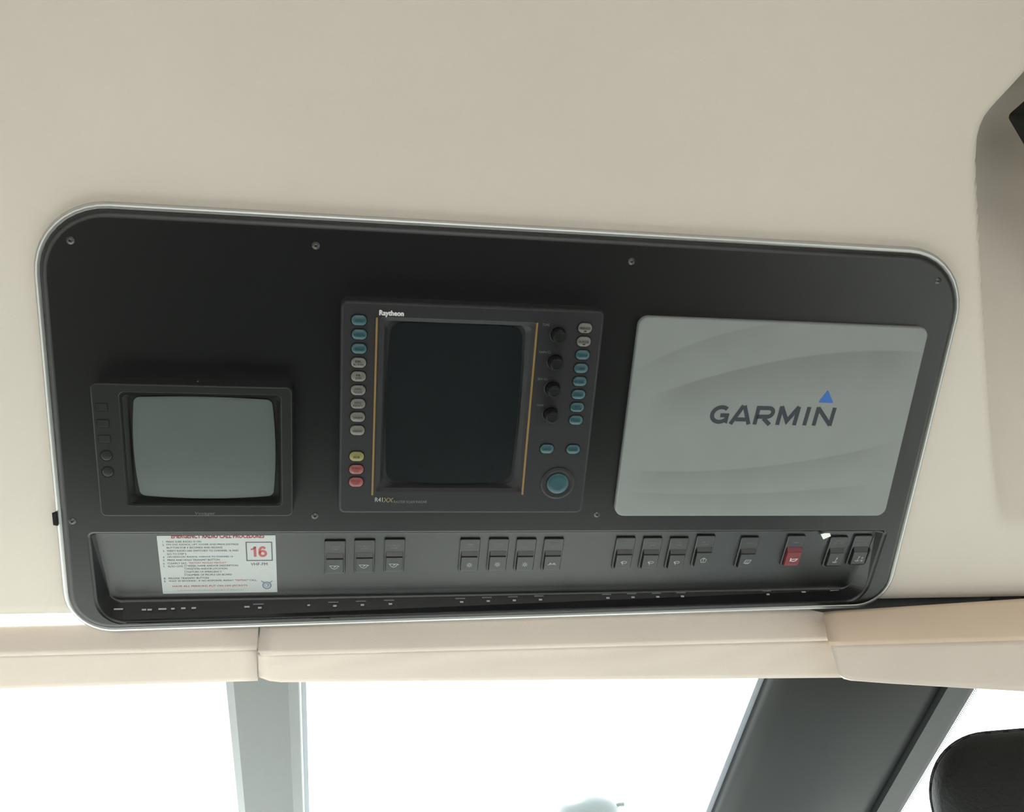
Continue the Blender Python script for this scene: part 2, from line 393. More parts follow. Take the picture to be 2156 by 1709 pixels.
# unseen dashboard added under the windscreen to reflect sunlight onto the console
D0 = thing('dashboard', T(0.05, 0.8, 0), 'pale grey dashboard spanning the cabin under the windscreen', 'dashboard')
mb = MB(); mb.loft([[(x, y, z) for y, z in ((0.01, 0.93), (0, 0.95), (0.01, 0.99), (0.04, 1.01), (1.48, 1.015), (1.48, 0.93))] for x in (XL - 0.04, XR - 0.06)], cap0=True, cap1=True)
mb.build('dash_top', 'dash', D0)
mb = MB(); mb.box(XL - 0.04, XR - 0.06, 0.45, 1.48, 0, 0.93); mb.build('dash_body', 'pillar', D0)

# ------------------------------------------------------------------ overhead console
CON = thing('overhead_console', PANEL, 'black moulded overhead console with rounded corners set in the beige headliner', 'console')
OUT = [(-0.4885, -0.2955), (0.5570, -0.2815), (0.5560, 0.1985), (-0.4825, 0.1985)]
RO = [0.048, 0.045, 0.078, 0.072]
HOLE = [(-0.4540, -0.2830), (0.5200, -0.2730), (0.5290, -0.1680), (-0.4560, -0.1680)]
RH = [0.030, 0.030, 0.004, 0.004]
FLO = [(-0.4440, -0.2664), (0.5060, -0.2664), (0.5190, -0.1684), (-0.4520, -0.1684)]
RF = [0.012, 0.012, 0.003, 0.003]
FZ1, FZ2 = -0.009, -0.024
def floor_z(p): return FZ1 + (FZ2 - FZ1) * (-0.1684 - p[1]) / (0.2664 - 0.1684)
def ins(c, r, d): return rpoly(inset(c, d), [max(q - d, 0.0005) for q in r], 10)
mb = MB()
lo = [L3(ins(OUT, RO, 0), -0.030), L3(ins(OUT, RO, 0), -0.009)]
for k in range(1, 6):
    a = math.pi / 2 * k / 5; lo.append(L3(ins(OUT, RO, 0.009 * (1 - math.cos(a))), -0.009 + 0.009 * math.sin(a)))
lo.append(L3(ins(HOLE, RH, -0.004), 0.0)); lo.append(L3(ins(HOLE, RH, -0.0012), -0.0012)); lo.append(L3(ins(HOLE, RH, 0), -0.004))
mb.loft(lo, cap0=True, smooth=[False] + [True] * 5 + [False, True, True])
mb.build('face_plate', 'console', CON)
mb = MB()
la = L3(ins(HOLE, RH, 0), -0.004); lc = L3(rpoly(FLO, RF, 10), floor_z); lb = L3(rpoly(inset(FLO, 0.009), [0.006, 0.006, .002, .002], 10), floor_z)
lo = [la]
for k in range(9):
    t = k / 8; lo.append([tuple((Vector(a).lerp(Vector(c), 0.8)) * (1 - t) ** 2 + Vector(c) * (2 * t * (1 - t)) + Vector(b) * t * t) for a, b, c in zip(la, lb, lc)])
mb.loft(lo, cap1=True, smooth=[False] + [True] * 8)
mb.build('switch_tray', 'console', CON)
# bead around the console
mb = MB(); mb.tube([(p[0], p[1], -0.0085) for p in ins(OUT, RO, -0.0016)], 0.0044, 10, True); et = mb.build('edge_trim', 'edge_trim', CON)
mb = MB(); x, y = loc(116, 1090, PANEL, -0.004); mb.loft([[(x - .003, y - .009, -.0045), (x + .003, y - .009, -.0032), (x + .003, y + .009, -.0032), (x - .003, y + .006, -.0045)], [(x - .002, y - .008, -.002), (x + .002, y - .009, -.002), (x + .002, y + .008, -.002), (x - .002, y + .004, -.002)]], cap0=True, cap1=True)
mb.build('torn_spot', 'dark', et)
# face screws
mb = MB(); mb.lathe([(0.0052, 0.0), (0.0050, 0.0006), (0.0042, 0.0008), (0.0036, 0.0018), (0.0022, 0.0026), (0.0010, 0.0028)], n=18); scr_me = mb.mesh('screw', 'steel')
mb = MB(); mb.stroke([(-0.0018, 0), (0.0018, 0)], 0.0006, 0.0029); mb.stroke([(0, -0.0018), (0, 0.0018)], 0.0006, 0.0029); slot_me = mb.mesh('screw_slot', 'dark')
for px, py in ((148, 506), (665, 517), (1330, 550), (1975, 591), (152, 1097), (663, 1086), (1257, 1083)):
    x, y = loc(px, py); s = link('screw', scr_me, CON, T(x, y, 0) @ Matrix.Rotation(px, 4, 'Z') @ Matrix.Diagonal((0.8, 0.8, 0.8, 1))); link('screw_slot', slot_me, s)
# thumb scoops in the lower rim
for px, py in ((280, 1314), (677, 1303), (1212, 1286)):
    x, y = loc(px, py, PANEL, -0.003)
    mb = MB(); mb.lathe([(0.013, 0.0), (0.010, 0.0004), (0.005, -0.001), (0.001, -0.0014)], n=24); mb.build('rim_scoop', 'console_gloss', CON, T(x, y + 0.001, -0.0012) @ Matrix.Rotation(math.radians(38), 4, 'X') @ Matrix.Diagonal((1, 0.3, 1, 1)))

# tray floor and lip frames (x right, y up, z out)
tilt = math.atan2(FZ1 - FZ2, 0.0980)
FL_L = T(0, -0.1684, FZ1) @ Matrix.Rotation(tilt, 4, 'X'); FLOORM = PANEL @ FL_L
lipa = math.atan2(FZ2 + 0.004, -0.2664 + 0.2775)        # lip runs from the rim (z -0.004) back to the tray floor
LP_L = T(0, -0.2720, (FZ2 - 0.004) / 2) @ Matrix.Rotation(lipa, 4, 'X'); LIPM = PANEL @ LP_L

# rocker switches
def icon(mb, kind, s=1.0):
    w = 0.0006
    def arc(cx, cy, r, a0, a1, n=10): return [(cx + r * math.cos(math.radians(a0 + (a1 - a0) * k / n)), cy + r * math.sin(math.radians(a0 + (a1 - a0) * k / n))) for k in range(n + 1)]
    if kind == 'boat':
        mb.stroke([(-.0056, .0022), (.0040, .0022), (.0058, .0012), (.0040, .0008), (.0026, -.0016), (-.0002, -.0028), (-.0028, -.0016)], w, closed=True); mb.stroke([(-.0012, -.0006), (.001, .0012)], w); mb.stroke([(.0002, .0012), (.0012, .0012), (.0012, .0002)], w)
    elif kind == 'sun':
        mb.stroke(arc(0, 0, .0015, 0, 330), w, closed=True)
        for k in range(8): a = k * 45; mb.stroke([(.0023 * math.cos(math.radians(a)), .0023 * math.sin(math.radians(a))), (.0037 * math.cos(math.radians(a)), .0037 * math.sin(math.radians(a)))], w)
    elif kind == 'dock':
        for c in (-.0020, .0026): mb.stroke(arc(c, -.0006, .0016, 0, 180) + [], w, closed=True); mb.stroke([(c - .001, .0015), (c + .001, .0015)], w)
        mb.stroke([(-.0056, -.0014), (-.0036, -.0010)], w); mb.stroke([(.0042, -.0010), (.0054, -.0016)], w)
    elif kind == 'wiper':
        mb.stroke(arc(0, -.0030, .0052, 140, 40), w); mb.stroke(arc(0, -.0030, .0024, 140, 40), w); mb.stroke([(-.0040, .0004), (-.0018, -.0015)], w); mb.stroke([(.0040, .0004), (.0018, -.0015)], w); mb.stroke([(-.0012, -.0038), (-.0026, .0018)], w * 1.2)
    elif kind == 'washer':
        mb.stroke(arc(0, -.0040, .0064, 130, 50), w); mb.stroke([(-.0041, .0009), (-.0026, -.0036), (.0026, -.0036), (.0041, .0009)], w); mb.stroke([(0, -.0030), (0, .0018)], w); mb.stroke(arc(0, .0016, .0018, 20, 160), w)
    elif kind == 'defog':
        mb.stroke([(-.0048, -.0024), (.0030, -.0024), (.0048, .0026), (-.0026, .0026)], w, closed=True)
        for k in range(3): mb.stroke([(-.0026 + k * .002, -.0014), (-.0022 + k * .002, 0), (-.0018 + k * .002, .0014)], w * .8)
        mb.stroke([(-.003, -.0034), (.0022, -.0034)], w)
    elif kind == 'horn':
        mb.stroke([(-.0046, .0028), (-.0046, -.0028)], w * 1.3); mb.stroke([(-.0046, .0018), (-.0030, .0006), (.0056, .0012)], w * 1.3); mb.stroke([(-.0046, -.0004), (-.0026, -.0022), (.0010, -.0026), (.0036, -.0012), (.0044, .0006)], w * 1.3)
    else:
        ox = -.0016 if kind == 'anchor2' else 0
        mb.stroke([(ox - .0006, -.0030), (ox + .0010, .0036)], w * 1.3); mb.stroke(arc(ox + .0012, .0040, .0008, 0, 330), w, closed=True)
        mb.stroke([(ox - .0036, -.0014), (ox - .0022, -.0030), (ox + .0008, -.0030), (ox + .0028, -.0016)], w * 1.3)
        if kind == 'anchor2': mb.stroke(arc(.0046, .0022, .0011, 0, 330), w, closed=True); mb.stroke(arc(.0046, -.0022, .0011, 0, 330), w * 1.4, closed=True)
SW = [(['F. BILGE', 'PUMP'], (706, 1153), (704, 1194), 'boat'), (['M. BILGE', 'PUMP'], (769, 1152), (766, 1192), 'boat'), (['A. BILGE', 'PUMP'], (832, 1150.5), (829, 1190), 'boat'),
      (['PANEL', 'LIGHTS'], (989.5, 1148), (988, 1189), 'sun'), (['ANCHOR', 'LIGHT'], (1050.5, 1147), (1047, 1188), 'sun'), (['NAV', 'LIGHTS'], (1108.5, 1147), (1105, 1188), 'sun'), (['DOCKING', 'LIGHTS'], (1167, 1146.5), (1162, 1187), 'dock'),
      (['PORT', 'WIPER'], (1316.5, 1145), (1313.5, 1184), 'wiper'), (['CENTER', 'WIPER'], (1373, 1144.5), (1370, 1184), 'wiper'), (['STBD', 'WIPER'], (1429.5, 1144.5), (1424.5, 1184), 'wiper'), (['W / S', 'WASHER'], (1484, 1143.5), (1481, 1179), 'washer'),
      (['DEFOG'], (1577, 1143), (1573.5, 1182), 'defog'), (['HORN'], (1674, 1142), (1671, 1178), 'horn'), (['WINDLASS', 'ON   OFF'], (1766, 1140.5), (1759, 1180), 'anchor'), (['WINDLASS', 'UP / DN'], (1816.5, 1140.5), (1808, 1177), 'anchor2')]
mb = MB(); c = rect(-0.0125, 0.0125, -0.0485, 0.0)
lo = [L3(rpoly(c, 0.0015, 4), 0.0), L3(rpoly(c, 0.0015, 4), 0.0026), L3(rpoly(inset(c, 0.0008), 0.0010, 4), 0.0033), L3(rpoly(rect(-.0104, .0104, -.0465, -.0175), 0.0008, 4), 0.0033), L3(rpoly(rect(-.0104, .0104, -.0465, -.0175), 0.0008, 4), 0.0018)]
mb.loft(lo, cap0=True, cap1=True, smooth=False); bez_me = mb.mesh('rocker_switch', 'console')
def rocker_mesh(m):
    mb = MB(); pr = [(-.0460, .0008), (-.0460, .0062), (-.0450, .0074), (-.0430, .0078), (-.0240, .0074), (-.0222, .0066), (-.0180, .0030), (-.0178, .0008)]
    mb.loft([[(x, y, z) for y, z in pr] for x in (-.0098, .0098)], cap0=True, cap1=True); return mb.mesh('rocker', m)
rk_b, rk_r = rocker_mesh('console'), rocker_mesh('rocker_red')
for lines, lp, ip, kind in SW:
    lx, ly = loc(*lp, FLOORM, 0.0034); ix, iy = loc(*ip, FLOORM, 0.0079); cx = (lx * 1.0 + ix * 1.0) / 2
    top = iy + 0.0350
    sw = link('rocker_switch', bez_me, CON, FL_L @ T(cx, min(top, -0.0022), 0.0))
    if kind == 'horn': sw['label'] = 'rocker switch with a red rocker and a horn symbol'
    dy = min(top, -0.0022)
    link('rocker', rk_r if kind == 'horn' else rk_b, sw)
    mbx = MB(); lw = 0.0135 if len(lines) > 1 else 0.0115
    for k, s in enumerate(lines):
        wd_ = lw * min(1.0, len(s) / 7.0) / 2; yc = (ly - dy) + (0.0019 if len(lines) > 1 else 0) - k * 0.0038
        add_text(mbx, s, -wd_, wd_, yc - .0012, yc + .0012, 0.0036, 0.0)
    mbx.build_raw('lettering', 'print_dim', sw)
    mbx = MB(); icon(mbx, kind); mbx.build_raw('symbol', 'print_white' if kind == 'horn' else 'print_light', sw, T(ix - cx, iy - dy, 0.00785))
# small pale marks on the lip under the switches
def lip_mark(px, py, w, h, m):
    x, y = loc(px, py, LIPM, 0.0006)
    mb = MB(); mb.box(x - w / 2, x + w / 2, y - h / 2, y + h / 2, 0.0, 0.0008); mb.build('breaker_mark', m, CON, LP_L)
for px, py in ((547, 1279), (705, 1275), (763, 1273), (822, 1271), (972, 1267), (1028, 1265), (1083, 1263.5), (1138, 1262), (1280, 1258.5), (1333, 1257), (1385, 1256), (1437, 1255), (1617, 1251)):
    lip_mark(px, py, 0.0042, 0.0022, 'print_light'); lip_mark(px - 3, py - 7.5, 0.0125, 0.0016, 'print_dim')
for px, py, w in ((240, 1282, .020), (303, 1283, .005), (315, 1283, .005), (342, 1281.5, .009), (364, 1281, .004), (386, 1280, .005), (408, 1279.5, .005), (520, 1277, .006), (650, 1273.5, .003), (1692, 1246, .006), (1758, 1243.5, .014)):
    lip_mark(px, py, w, 0.0018, 'print_light')

# ------------------------------------------------------------------ small rear-view monitor
ZM = 0.022
x0, x1, y0, y1 = -0.4365, -0.2305, -0.1338, 0.0214
MON_L = T((x0 + x1) / 2, (y0 + y1) / 2, 0); MONM = PANEL @ MON_L
MON = thing('camera_monitor', MONM, 'small square-cornered black tube monitor with a light grey screen above the radio placard', 'monitor')
hw, hh = (x1 - x0) / 2, (y1 - y0) / 2
a = loc(253, 826, MONM, ZM); b = loc(593, 1066, MONM, ZM)
a = (loc(258, 940, MONM, ZM)[0], a[1]); b = (loc(592, 940, MONM, ZM)[0], b[1])
OPN = rect(a[0], b[0], b[1], a[1])
sa = (loc(281, 940, MONM, ZM - .006)[0], loc(430, 835, MONM, ZM - .006)[1]); sb = (loc(580, 940, MONM, ZM - .006)[0], loc(430, 1049, MONM, ZM - .006)[1])
SCRN = rect(sa[0], sb[0], sb[1], sa[1])
mb = MB(); c = rect(-hw, hw, -hh, hh)
mb.loft([L3(rpoly(c, .007, 6), 0), L3(rpoly(c, .007, 6), ZM - .002), L3(rpoly(inset(c, .0006), .0065, 6), ZM - .0006), L3(rpoly(inset(c, .002), .005, 6), ZM),
         L3(rpoly(inset(OPN, -.001), .006, 6), ZM), L3(rpoly(OPN, .005, 6), ZM - .0022), L3(rpoly(inset(OPN, .0016), .005, 6), ZM - .0022), L3(rpoly(inset(OPN, .0026), .005, 6), ZM - .001), L3(rpoly(inset(SCRN, -.002), .006, 6), ZM - .009)],
        cap0=True, cap1=True, smooth=[False, True, True, False, True, False, False, False])
mb.build('housing', 'monitor', MON)
def crt(mb, c, bow, rc, z0, bulge, n=10):
    cx = (c[0][0] + c[2][0]) / 2; cy = (c[0][1] + c[2][1]) / 2; a = (c[1][0] - c[0][0]) / 2; b = (c[2][1] - c[1][1]) / 2
    loops = []
    base = []
    r = rpoly(rect(-a, a, -b, b), rc, 8); dense = []
    for i in range(len(r)):
        p, q = r[i], r[(i + 1) % len(r)]; k = max(1, int(math.hypot(q[0] - p[0], q[1] - p[1]) / (a / 8)))
        dense += [(p[0] + (q[0] - p[0]) * t / k, p[1] + (q[1] - p[1]) * t / k) for t in range(k)]
    for p in dense: u, v = p[0] / a, p[1] / b; base.append((p[0] * (1 - bow * v * v), p[1] * (1 - bow * u * u)))
    for k in range(n):
        s = 1 - k / n; loops.append([(cx + p[0] * s, cy + p[1] * s, z0 + bulge * (1 - ((p[0] * s / a) ** 2 + (p[1] * s / b) ** 2) / 2)) for p in base])
    mb.loft(loops, smooth=True); mb.add([(p[0], p[1], p[2]) for p in loops[-1]] + [(cx, cy, z0 + bulge)], [(i, (i + 1) % len(base), len(base)) for i in range(len(base))], True)
mb = MB(); crt(mb, SCRN, 0.045, .006, ZM - .0085, .005); mb.build('screen', 'crt_grey', MON)
for k, (px, py) in enumerate(((214, 857), (217, 891), (220.5, 924))):
    x, y = loc(px, py, MONM, ZM); mb = MB(); slab(mb, rect(-.0056, .0056, -.0040, .0040), .0008, -.002, .0006, .0004, 3)
    g = MB(); g.loft([L3(rpoly(rect(-.0064, .0064, -.0048, .0048), .001, 3), .00015), L3(rpoly(rect(-.0056, .0056, -.0040, .0040), .0008, 3), .00015)])
    bt = mb.build('push_button', 'monitor', MON, T(x, y, ZM)); g.build('button_gap', 'dark', bt)
for px, py in ((224, 959), (227, 993)):
    x, y = loc(px, py, MONM, ZM); mb = MB(); mb.lathe([(.0054, 0), (.0052, .0006), (.0044, .0008), (.0006, .0008)], n=24); bt = mb.build('round_knob', 'monitor', MON, T(x, y, ZM))
    g = MB(); g.loft([[(r * math.cos(t * math.pi / 12), r * math.sin(t * math.pi / 12), .0002) for t in range(24)] for r in (.0068, .0058)]); g.build('knob_gap', 'dark', bt)
a = loc(411, 1085, MONM, ZM); b = loc(453, 1077, MONM, ZM)
text('Voyager', a[0], b[0], a[1], b[1], ZM + .0003, 'print_dim', MON, 'maker_lettering', 0.02, 0.2)
x, y = loc(417, 792, MONM, .008); mb = MB(); mb.lathe([(.0016, 0), (.0013, .0008), (.0004, .001)], n=10); mb.build('vent_screw', 'steel', MON, T(x, hh + .0002, .010) @ Matrix.Rotation(math.radians(-90), 4, 'X'))

# ------------------------------------------------------------------ radar display
ZR = 0.020
x0, x1, y0, y1 = -0.1803, 0.1090, -0.1312, 0.1195
RADM = PANEL @ T((x0 + x1) / 2, (y0 + y1) / 2, 0)
RAD = thing('radar_display', RADM, 'charcoal marine radar unit with a tall dark screen, gold stripes and coloured keys', 'radar display')
hw, hh = (x1 - x0) / 2, (y1 - y0) / 2; c = rect(-hw, hw, -hh, hh)
def rl(px, py, z=ZR): return loc(px, py, RADM, z)
a = (rl(797, 850)[0], rl(960, 674)[1]); b = (rl(1114, 850)[0], rl(950, 1036)[1])
OPN = rect(a[0], b[0], b[1], a[1])
sa = (rl(814, 850, ZR - .006)[0], rl(955, 680, ZR - .006)[1]); sb = (rl(1092, 850, ZR - .006)[0], rl(945, 1018, ZR - .006)[1])
SCRN = rect(sa[0], sb[0], sb[1], sa[1])
mb = MB()
mb.loft([L3(rpoly(c, .008, 6), 0), L3(rpoly(c, .008, 6), ZR - .0035), L3(rpoly(inset(c, .001), .007, 6), ZR - .001), L3(rpoly(inset(c, .0035), .005, 6), ZR),
         L3(rpoly(inset(OPN, -.0008), .004, 6), ZR), L3(rpoly(OPN, .004, 6), ZR - .0015), L3(rpoly(inset(OPN, .004), .006, 6), ZR - .003), L3(rpoly(inset(SCRN, -.0015), .012, 6), ZR - .0085)],
        cap0=True, cap1=True, smooth=[False, True, True, False, True, False, False])
mb.build('housing', 'radar', RAD)
mb = MB(); crt(mb, SCRN, 0.035, .011, ZR - .0082, .0035); mb.build('screen', 'crt_dark', RAD)
for (p, q) in (((793.5, 668), (784, 1042)), ((1130, 679), (1101, 1041))):
    a = rl(*p); b = rl(*q); xm_ = (a[0] + b[0]) / 2
    mb = MB(); slab(mb, rect(xm_ - .0011, xm_ + .0011, b[1], a[1]), .0004, ZR - .001, ZR + .0008, .0003, 2); mb.build('gold_stripe', 'gold', RAD)
a = rl(799, 664); b = rl(850, 654.5); text('Raytheon', a[0], b[0], a[1] - .0012, b[1] - .0002, ZR + .0003, 'print_white', RAD, 'maker_lettering', 0.035)
a = rl(789.5, 1056); b = rl(806, 1047); text('R41', a[0], b[0], a[1], b[1], ZR + .0003, 'print_light', RAD, 'model_lettering', 0.0)
a = rl(807, 1056.5); b = rl(828, 1048); text('XX', a[0], b[0], a[1], b[1], ZR + .0003, 'print_tan', RAD, 'model_lettering', 0.03, 0.2)
a = rl(829, 1058.5); b = rl(899, 1053.5); text('RASTER SCAN RADAR', a[0], b[0], a[1], b[1], ZR + .0003, 'print_dim', RAD, 'model_lettering', 0.0)
KEYM = {}
for m in ('key_teal', 'key_grey', 'key_yellow', 'key_red'):
    mb = MB(); kc = rect(-.0080, .0080, -.0057, .0057)
    lo = [L3(rpoly(kc, .0054, 8), -.001), L3(rpoly(kc, .0054, 8), .0012)]
    for k in range(1, 6): d = .0050 * k / 5; lo.append(L3(rpoly(inset(kc, d), max(.0054 - d, .0003), 8), .0012 + .0014 * math.sin(math.pi / 2 * k / 5)))
    mb.loft(lo, cap1=True, smooth=[False] + [True] * 5); KEYM[m] = mb.mesh('key', m)
mb = MB(); mb.loft([L3(rpoly(rect(-.0089, .0089, -.0066, .0066), .0060, 8), .0002), L3(rpoly(rect(-.0079, .0079, -.0056, .0056), .0053, 8), .0002)]); GAP = mb.mesh('key_gap', 'dark')
KEYS = [('ACQ', 756, 674.5, 'key_teal'), ('DESIG', 756.5, 704.5, 'key_teal'), ('GUARD', 756, 734.5, 'key_teal'), ('EBL|R-T/M', 755, 764, 'key_grey'), ('RR|SHM', 754.7, 793, 'key_grey'), ('HDG|MODE', 754, 822, 'key_grey'), ('HDG|RESET', 753.7, 850.5, 'key_grey'), ('TM/RM', 753, 878.5, 'key_grey'), ('WINDOW', 752.5, 906.5, 'key_grey'),
        ('MOB', 751, 961.5, 'key_yellow'), ('X-MIT|ON', 750.3, 989, 'key_red'), ('ST-BY|OFF', 749.7, 1015.5, 'key_red'),
        ('RANGE^', 1232.5, 691, 'key_grey'), ('RANGEv', 1229.7, 719.5, 'key_grey'), ('ZOOM', 1227.3, 747.5, 'key_teal'), ('VRM', 1224, 775.8, 'key_teal'), ('F. EBL', 1221.3, 803.5, 'key_teal'), ('CURSOR', 1218.6, 831, 'key_teal'), ('DAY|NIGHT', 1215.8, 858, 'key_teal'), ('DIM', 1213.3, 885, 'key_teal'),
        ('MENU', 1152, 945.5, 'key_teal'), ('ENTER', 1207.3, 946.5, 'key_teal')]
for s, px, py, m in KEYS:
    x, y = rl(px, py, ZR + .002); k = link('key', KEYM[m], RAD, T(x, y, ZR)); link('key_gap', GAP, k)
    tm = {'key_teal': 'print_teal', 'key_grey': 'print_black', 'key_yellow': 'print_black', 'key_red': 'print_red'}[m]
    mb = MB(); z = .00285
    if s[-1] in '^v':
        add_text(mb, s[:-1], -.0055, .0055, -.0012, .0014, z, 0.0); q = 1 if s[-1] == '^' else -1
        mb.poly([(-.0022 * q, -.0031 - .0009 * q), (.0022 * q, -.0031 - .0009 * q), (0, -.0031 + .0009 * q)], z)
    else:
        ln = s.split('|')
        for i, t in enumerate(ln):
            w = min(.0052, .00115 * len(t)); yc = (.0019 - .0038 * i) if len(ln) > 1 else -.0004
            add_text(mb, t, -w, w, yc - .00125, yc + .00125, z, 0.0)
    mb.build_raw('key_lettering', tm, k)
for s, px, py, tx, ty in (('TUNE', 1177, 706.5, 1149.5, 683.5), ('RAIN CL', 1170.5, 764, 1148, 741), ('SEA CL', 1165, 821, 1142.5, 797.5), ('GAIN', 1160.5, 874.5, 1137, 852.5)):
    x, y = rl(px, py, ZR + .008)
    mb = MB(); mb.lathe([(.0098, 0), (.0098, .0008), (.0088, .0012), (.0086, .004)], n=32, cap=False)
    prof = []
    n = 48
    loops = []
    for z, r0, kn in ((.004, .0076, 0), (.0042, .0078, 1), (.0150, .0072, 1), (.0162, .0066, 0), (.0164, .0050, 0), (.0158, .0046, 0), (.0158, .0005, 0)):
        loops.append([((r0 + (.0003 if (q % 2 and kn) else 0)) * math.cos(2 * math.pi * q / n), (r0 + (.0003 if (q % 2 and kn) else 0)) * math.sin(2 * math.pi * q / n), z) for q in range(n)])
    kb = mb.build('knob', 'radar', RAD, T(x, y, ZR)); g = MB(); g.loft(loops, cap1=True, smooth=False); g.build('knob_cap', 'rocker', kb)
    tx, ty = rl(tx, ty); w = .0013 * len(s) * .75
    text(s, tx - w, tx + w, ty - .0013, ty + .0013, ZR + .0003, 'print_dim', RAD, 'knob_lettering', 0.0)
x, y = rl(1174, 1017); mb = MB(); mb.lathe([(.0205, .0), (.0200, .0012), (.0175, .0016), (.0145, .0008), (.0138, .0004)], n=40, cap=True); tp = mb.build('pad_ring', 'radar', RAD, T(x, y, ZR))
mb = MB(); mb.lathe([(.0130, 0), (.0130, .0014), (.0122, .0021), (.007, .0019), (.0005, .0018)], n=40); mb.build('cursor_pad', 'key_teal', tp)

# ------------------------------------------------------------------ chart plotter sun cover
ZG = 0.007
x0, x1, y0, y1 = 0.1535, 0.5180, -0.1412, 0.1115
GARM = PANEL @ T((x0 + x1) / 2, (y0 + y1) / 2, 0)
def gl_(px, py): return loc(px, py, GARM, ZG)
def band(pts, wdt, st, x0, x1):
    P = [gl_(*p) for p in pts]
    (xa, ya), (xb, yb), (xc, yc) = P
    den = (xa - xb) * (xa - xc) * (xb - xc)
    c2 = (xc * (yb - ya) + xb * (ya - yc) + xa * (yc - yb)) / den; c1 = (xc * xc * (ya - yb) + xb * xb * (yc - ya) + xa * xa * (yb - yc)) / den
    c0 = (xb * xc * (xb - xc) * ya + xc * xa * (xc - xa) * yb + xa * xb * (xa - xb) * yc) / den
    return (c0, c1, c2, wdt, st, gl_(x0, 870)[0], gl_(x1, 870)[0])
COVER_BANDS = [band([(1375, 758), (1450, 725), (1545, 695)], .045, .13, 1310, 1640), band([(1410, 818), (1570, 772), (1830, 737)], .060, .22, 1360, 1930),
               band([(1370, 990), (1590, 982), (1830, 942)], .035, .16, 1330, 1900), band([(1385, 1037), (1600, 1036), (1800, 1021)], .03, .12, 1330, 1880)]
cover_mat()
GAR = thing('display_cover', GARM, 'light grey snap-on sun cover over the chart plotter with dark lettering and a blue triangle', 'screen cover')
hw, hh = (x1 - x0) / 2, (y1 - y0) / 2
mb = MB(); slab(mb, rect(-hw, hw, -hh, hh), .012, 0, ZG, .002, 10); mb.build('cover_shell', 'cover', GAR)
# lettering: strokes on a 6-letter grid, slightly slanted
def seg(pts, w): mb.stroke(pts, w, ZG, h=.0003)
bl = gl_(1490, 892.5); br = gl_(1754, 895.5); tl = gl_(1497, 853); tr = gl_(1757, 857)
ch = (tl[1] - bl[1] + tr[1] - br[1]) / 2; sh = 0.09; wst = ch * 0.215
def GP(px): return gl_(px, 893)[0]
def S(pts): return [(x + sh * y, by + y) for x, y in pts]
by = (bl[1] + br[1]) / 2
def arc(cx, cy, rx, ry, a0, a1, n=14): return [(cx + rx * math.cos(math.radians(a0 + (a1 - a0) * k / n)), cy + ry * math.sin(math.radians(a0 + (a1 - a0) * k / n))) for k in range(n + 1)]
h = wst / 2; letters = []
gx0, gx1 = GP(1490), GP(1530); cxg = (gx0 + gx1) / 2
letters.append([arc(cxg + .001, ch / 2, (gx1 - gx0) / 2 - h * .6, ch / 2 - h, 48, 310, 22) + [(gx1 - h, ch * .17), (gx1 - h, ch * .46), (cxg + .001, ch * .46)]])
ax0, ax1 = GP(1536), GP(1577); letters.append([[(ax0 + h * .3, 0), ((ax0 + ax1) / 2 - h * .25, ch)], [(ax1 - h * .3, 0), ((ax0 + ax1) / 2 + h * .25, ch)], [(ax0 + .006, ch * .26), (ax1 - .006, ch * .26)]])
rx0, rx1 = GP(1584), GP(1622); letters.append([[(rx0 + h, 0), (rx0 + h, ch - h)] + arc(rx1 - ch * .3, ch * .66, ch * .26, ch * .34 - h, 90, -90, 12) + [(rx0 + h, ch * .32 + h)], [(rx0 + (rx1 - rx0) * .52, ch * .34), (rx1 - h * .5, 0)]])
mx0, mx1 = GP(1632), GP(1676); letters.append([[(mx0 + h, 0), (mx0 + h, ch)], [(mx1 - h, 0), (mx1 - h, ch)], [(mx0 + h * .9, ch), ((mx0 + mx1) / 2, ch * .22), (mx1 - h * .9, ch)]])
ix0, ix1 = GP(1689), GP(1698); letters.append([[((ix0 + ix1) / 2, 0), ((ix0 + ix1) / 2, ch)]])
nx0, nx1 = GP(1709), GP(1751); letters.append([[(nx0 + h, 0), (nx0 + h, ch)], [(nx1 - h, 0), (nx1 - h, ch)], [(nx0 + h * .9, ch - h * .3), (nx1 - h * .9, h * .3)]])
for lt in letters:
    mb = MB()
    for i, st in enumerate(lt): mb.stroke(S(st), wst, ZG + i * .00002, h=.0002)
    mb.build_raw('letter', 'logo_grey', GAR)
mb = MB(); tri = [gl_(1723, 847), gl_(1754.5, 848), gl_(1743, 821)]; mb.loft([L3(rpoly(tri, .0008, 3), ZG - .0002), L3(rpoly(tri, .0008, 3), ZG + .0003)], cap1=True); mb.build('triangle_mark', 'logo_blue', GAR)

